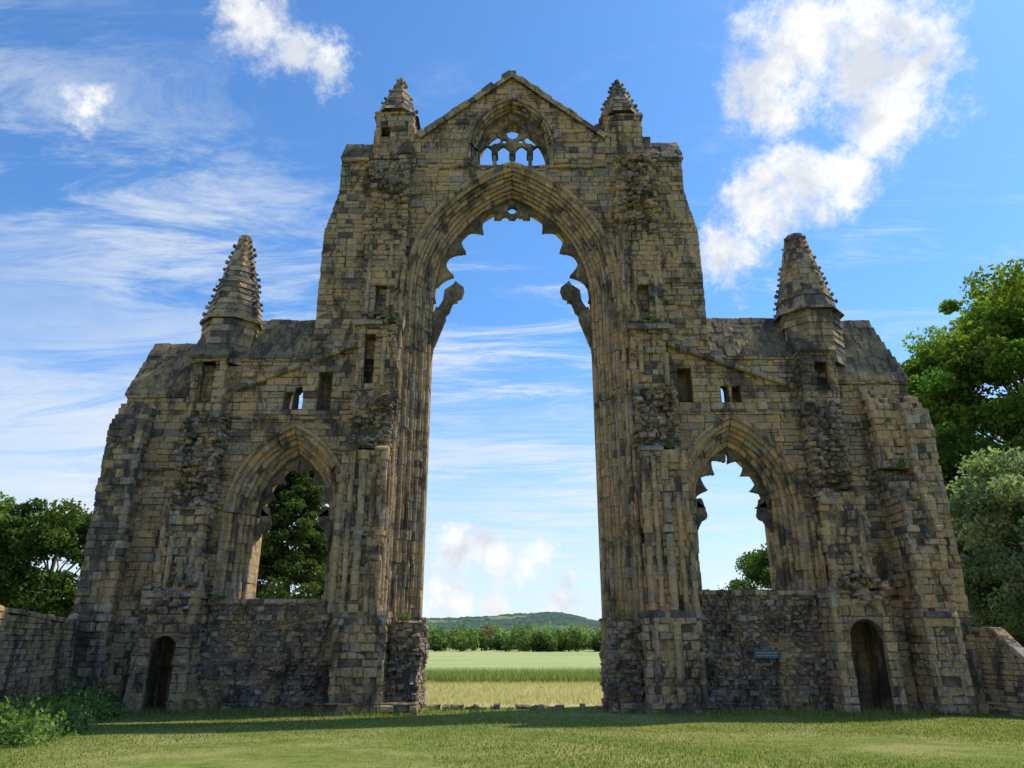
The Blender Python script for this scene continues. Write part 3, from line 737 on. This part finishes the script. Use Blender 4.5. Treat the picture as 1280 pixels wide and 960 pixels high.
# information sign on the rubble wall
m,nt=newmat('sign_paint'); g=NT(nt); out=g.n('ShaderNodeOutputMaterial'); bs=g.n('ShaderNodeBsdfPrincipled'); g.l(bs.outputs[0],out.inputs[0])
at=g.n('ShaderNodeAttribute',attribute_name='Col'); g.l(at.outputs['Color'],bs.inputs['Base Color']); bs.inputs['Roughness'].default_value=.4
B=MB(); B.box(9.35,10.3,-.2,-.16,1.85,2.15,(.02,.07,.10)); 
for r in range(2):
    x=9.42
    while x<10.2:
        l=U(.04,.12); B.box(x,x+l,-.205,-.2,2.03-r*.1,2.06-r*.1,(.3,.3,.3)); x+=l+.03
B.obj('information_sign',m)

# ------------------------------------------------------------ light & sky
el=math.radians(54); az=math.radians(63)
sd=Vector((math.sin(az)*math.cos(el),math.cos(az)*math.cos(el),math.sin(el)))
L=bpy.data.lights.new('sun','SUN'); L.energy=4.8; L.angle=math.radians(.5); L.color=(1,.94,.84)
lo=bpy.data.objects.new('sun',L); lo.rotation_euler=sd.to_track_quat('Z','Y').to_euler(); scene.collection.objects.link(lo)
w=bpy.data.worlds.new('World'); scene.world=w; w.use_nodes=True; nt=w.node_tree; nt.nodes.clear(); g=NT(nt)
out=g.n('ShaderNodeOutputWorld'); bg=g.n('ShaderNodeBackground'); g.l(bg.outputs[0],out.inputs[0]); bg.inputs[1].default_value=.15
sky=g.n('ShaderNodeTexSky',sky_type='NISHITA'); sky.sun_disc=False; sky.sun_elevation=el; sky.sun_rotation=az; sky.air_density=1.0; sky.dust_density=.4; sky.ozone_density=2.0
tc=g.n('ShaderNodeTexCoord'); dr=g.vm('NORMALIZE',tc.outputs['Generated']).outputs[0]; sp=g.n('ShaderNodeSeparateXYZ'); g.l(dr,sp.inputs[0]); ez=sp.outputs[2]
skc=g.mix(1,sky.outputs[0],(.66,1.08,1.42,1),'MULTIPLY')
den=g.math('ADD',g.math('MAXIMUM',ez,0),.12); cb=g.n('ShaderNodeCombineXYZ'); g.l(g.math('DIVIDE',sp.outputs[0],den),cb.inputs[0]); g.l(g.math('DIVIDE',sp.outputs[1],den),cb.inputs[1])
mp=g.n('ShaderNodeMapping'); g.l(cb.outputs[0],mp.inputs[0]); mp.inputs['Rotation'].default_value=(0,0,math.radians(-14)); mp.inputs['Scale'].default_value=(.9,3.0,1)
c1=g.noise(mp.outputs[0],1.6,11,.72,.8); c2=g.noise(cb.outputs[0],.9,5,.55)
side=g.mr(sp.outputs[0],-.5,.4,.08,-.05)
low=g.mr(ez,.2,.62,.08,-.05)
cir=g.math('MULTIPLY',g.mr(g.math('ADD',g.math('ADD',c1,side),low),.46,.70,0,1,True),g.mr(c2,.35,.58,.3,1))
cir=g.math('MULTIPLY',cir,g.mr(ez,.72,.5,.12,1))
hz=g.mr(ez,.0,.42,.62,0,True)
cir=g.math('SUBTRACT',1.0,g.math('MULTIPLY',g.math('SUBTRACT',1.0,g.math('MULTIPLY',cir,.85)),g.math('SUBTRACT',1.0,hz)))
c=g.mix(cir,skc,(5.5,5.9,6.3,1))
blobs=[((.398,.788,.781),.085),((.48,.79,.76),.10),((.51,.821,.70),.075),((.36,.81,.72),.06),((.42,.86,.61),.06),((.36,.8725,.57),.06),((.30,.88,.51),.045),((.46,.85,.60),.045),
 ((-.345,.777,.802),.06),((-.30,.793,.770),.05),((-.27,.80,.75),.04),((-.58,.806,.719),.033),
 ((-.075,1.02,.118),.04),((-.03,1.02,.115),.04),((.02,1.019,.117),.04),((-.1,1.04,.05),.04),((-.03,1.04,.045),.03),((.07,1.04,.05),.03),((.32,1.0,.07),.05),((-.5,1.0,.06),.05)]
wn=g.n('ShaderNodeTexNoise'); g.l(dr,wn.inputs['Vector']); wn.inputs['Scale'].default_value=8; wn.inputs['Detail'].default_value=7; wn.inputs['Roughness'].default_value=.62
wv=g.vm('SCALE',g.vm('SUBTRACT',wn.outputs['Color'],(.5,.5,.5)).outputs[0]); wv.inputs['Scale'].default_value=.14
dw=g.vm('ADD',dr,wv.outputs[0]).outputs[0]
acc=None
for v,r in blobs:
    v=Vector(v).normalized(); d=g.vm('DISTANCE',dw,tuple(v)).outputs['Value']
    q=g.math('MULTIPLY_ADD',d,-1/r,1.0)
    q=g.math('MAXIMUM',q,-1.0)
    acc=q if acc is None else g.math('MAXIMUM',acc,q)
fine=g.noise(dr,18,11,.7)
dens=g.math('ADD',acc,g.math('MULTIPLY',g.math('SUBTRACT',fine,.5),2.6))
mask=g.mr(dens,-.15,.8,0,1,True)
shade=g.noise(dr,13,8,.62,.3)
cc=g.mix(g.mr(shade,.40,.58),(4.9,5.2,5.7,1),(7.0,7.0,7.0,1))
c=g.mix(mask,c,cc)
g.l(c,bg.inputs[0])

# ------------------------------------------------------------ camera
cam=bpy.data.cameras.new('camera'); co=bpy.data.objects.new('camera',cam); scene.collection.objects.link(co)
co.location=(0,-30,2.5); co.rotation_euler=(math.radians(90+19.5),0,0); cam.lens=25.45; cam.sensor_width=36; cam.clip_end=8000; cam.clip_start=.1
scene.camera=co
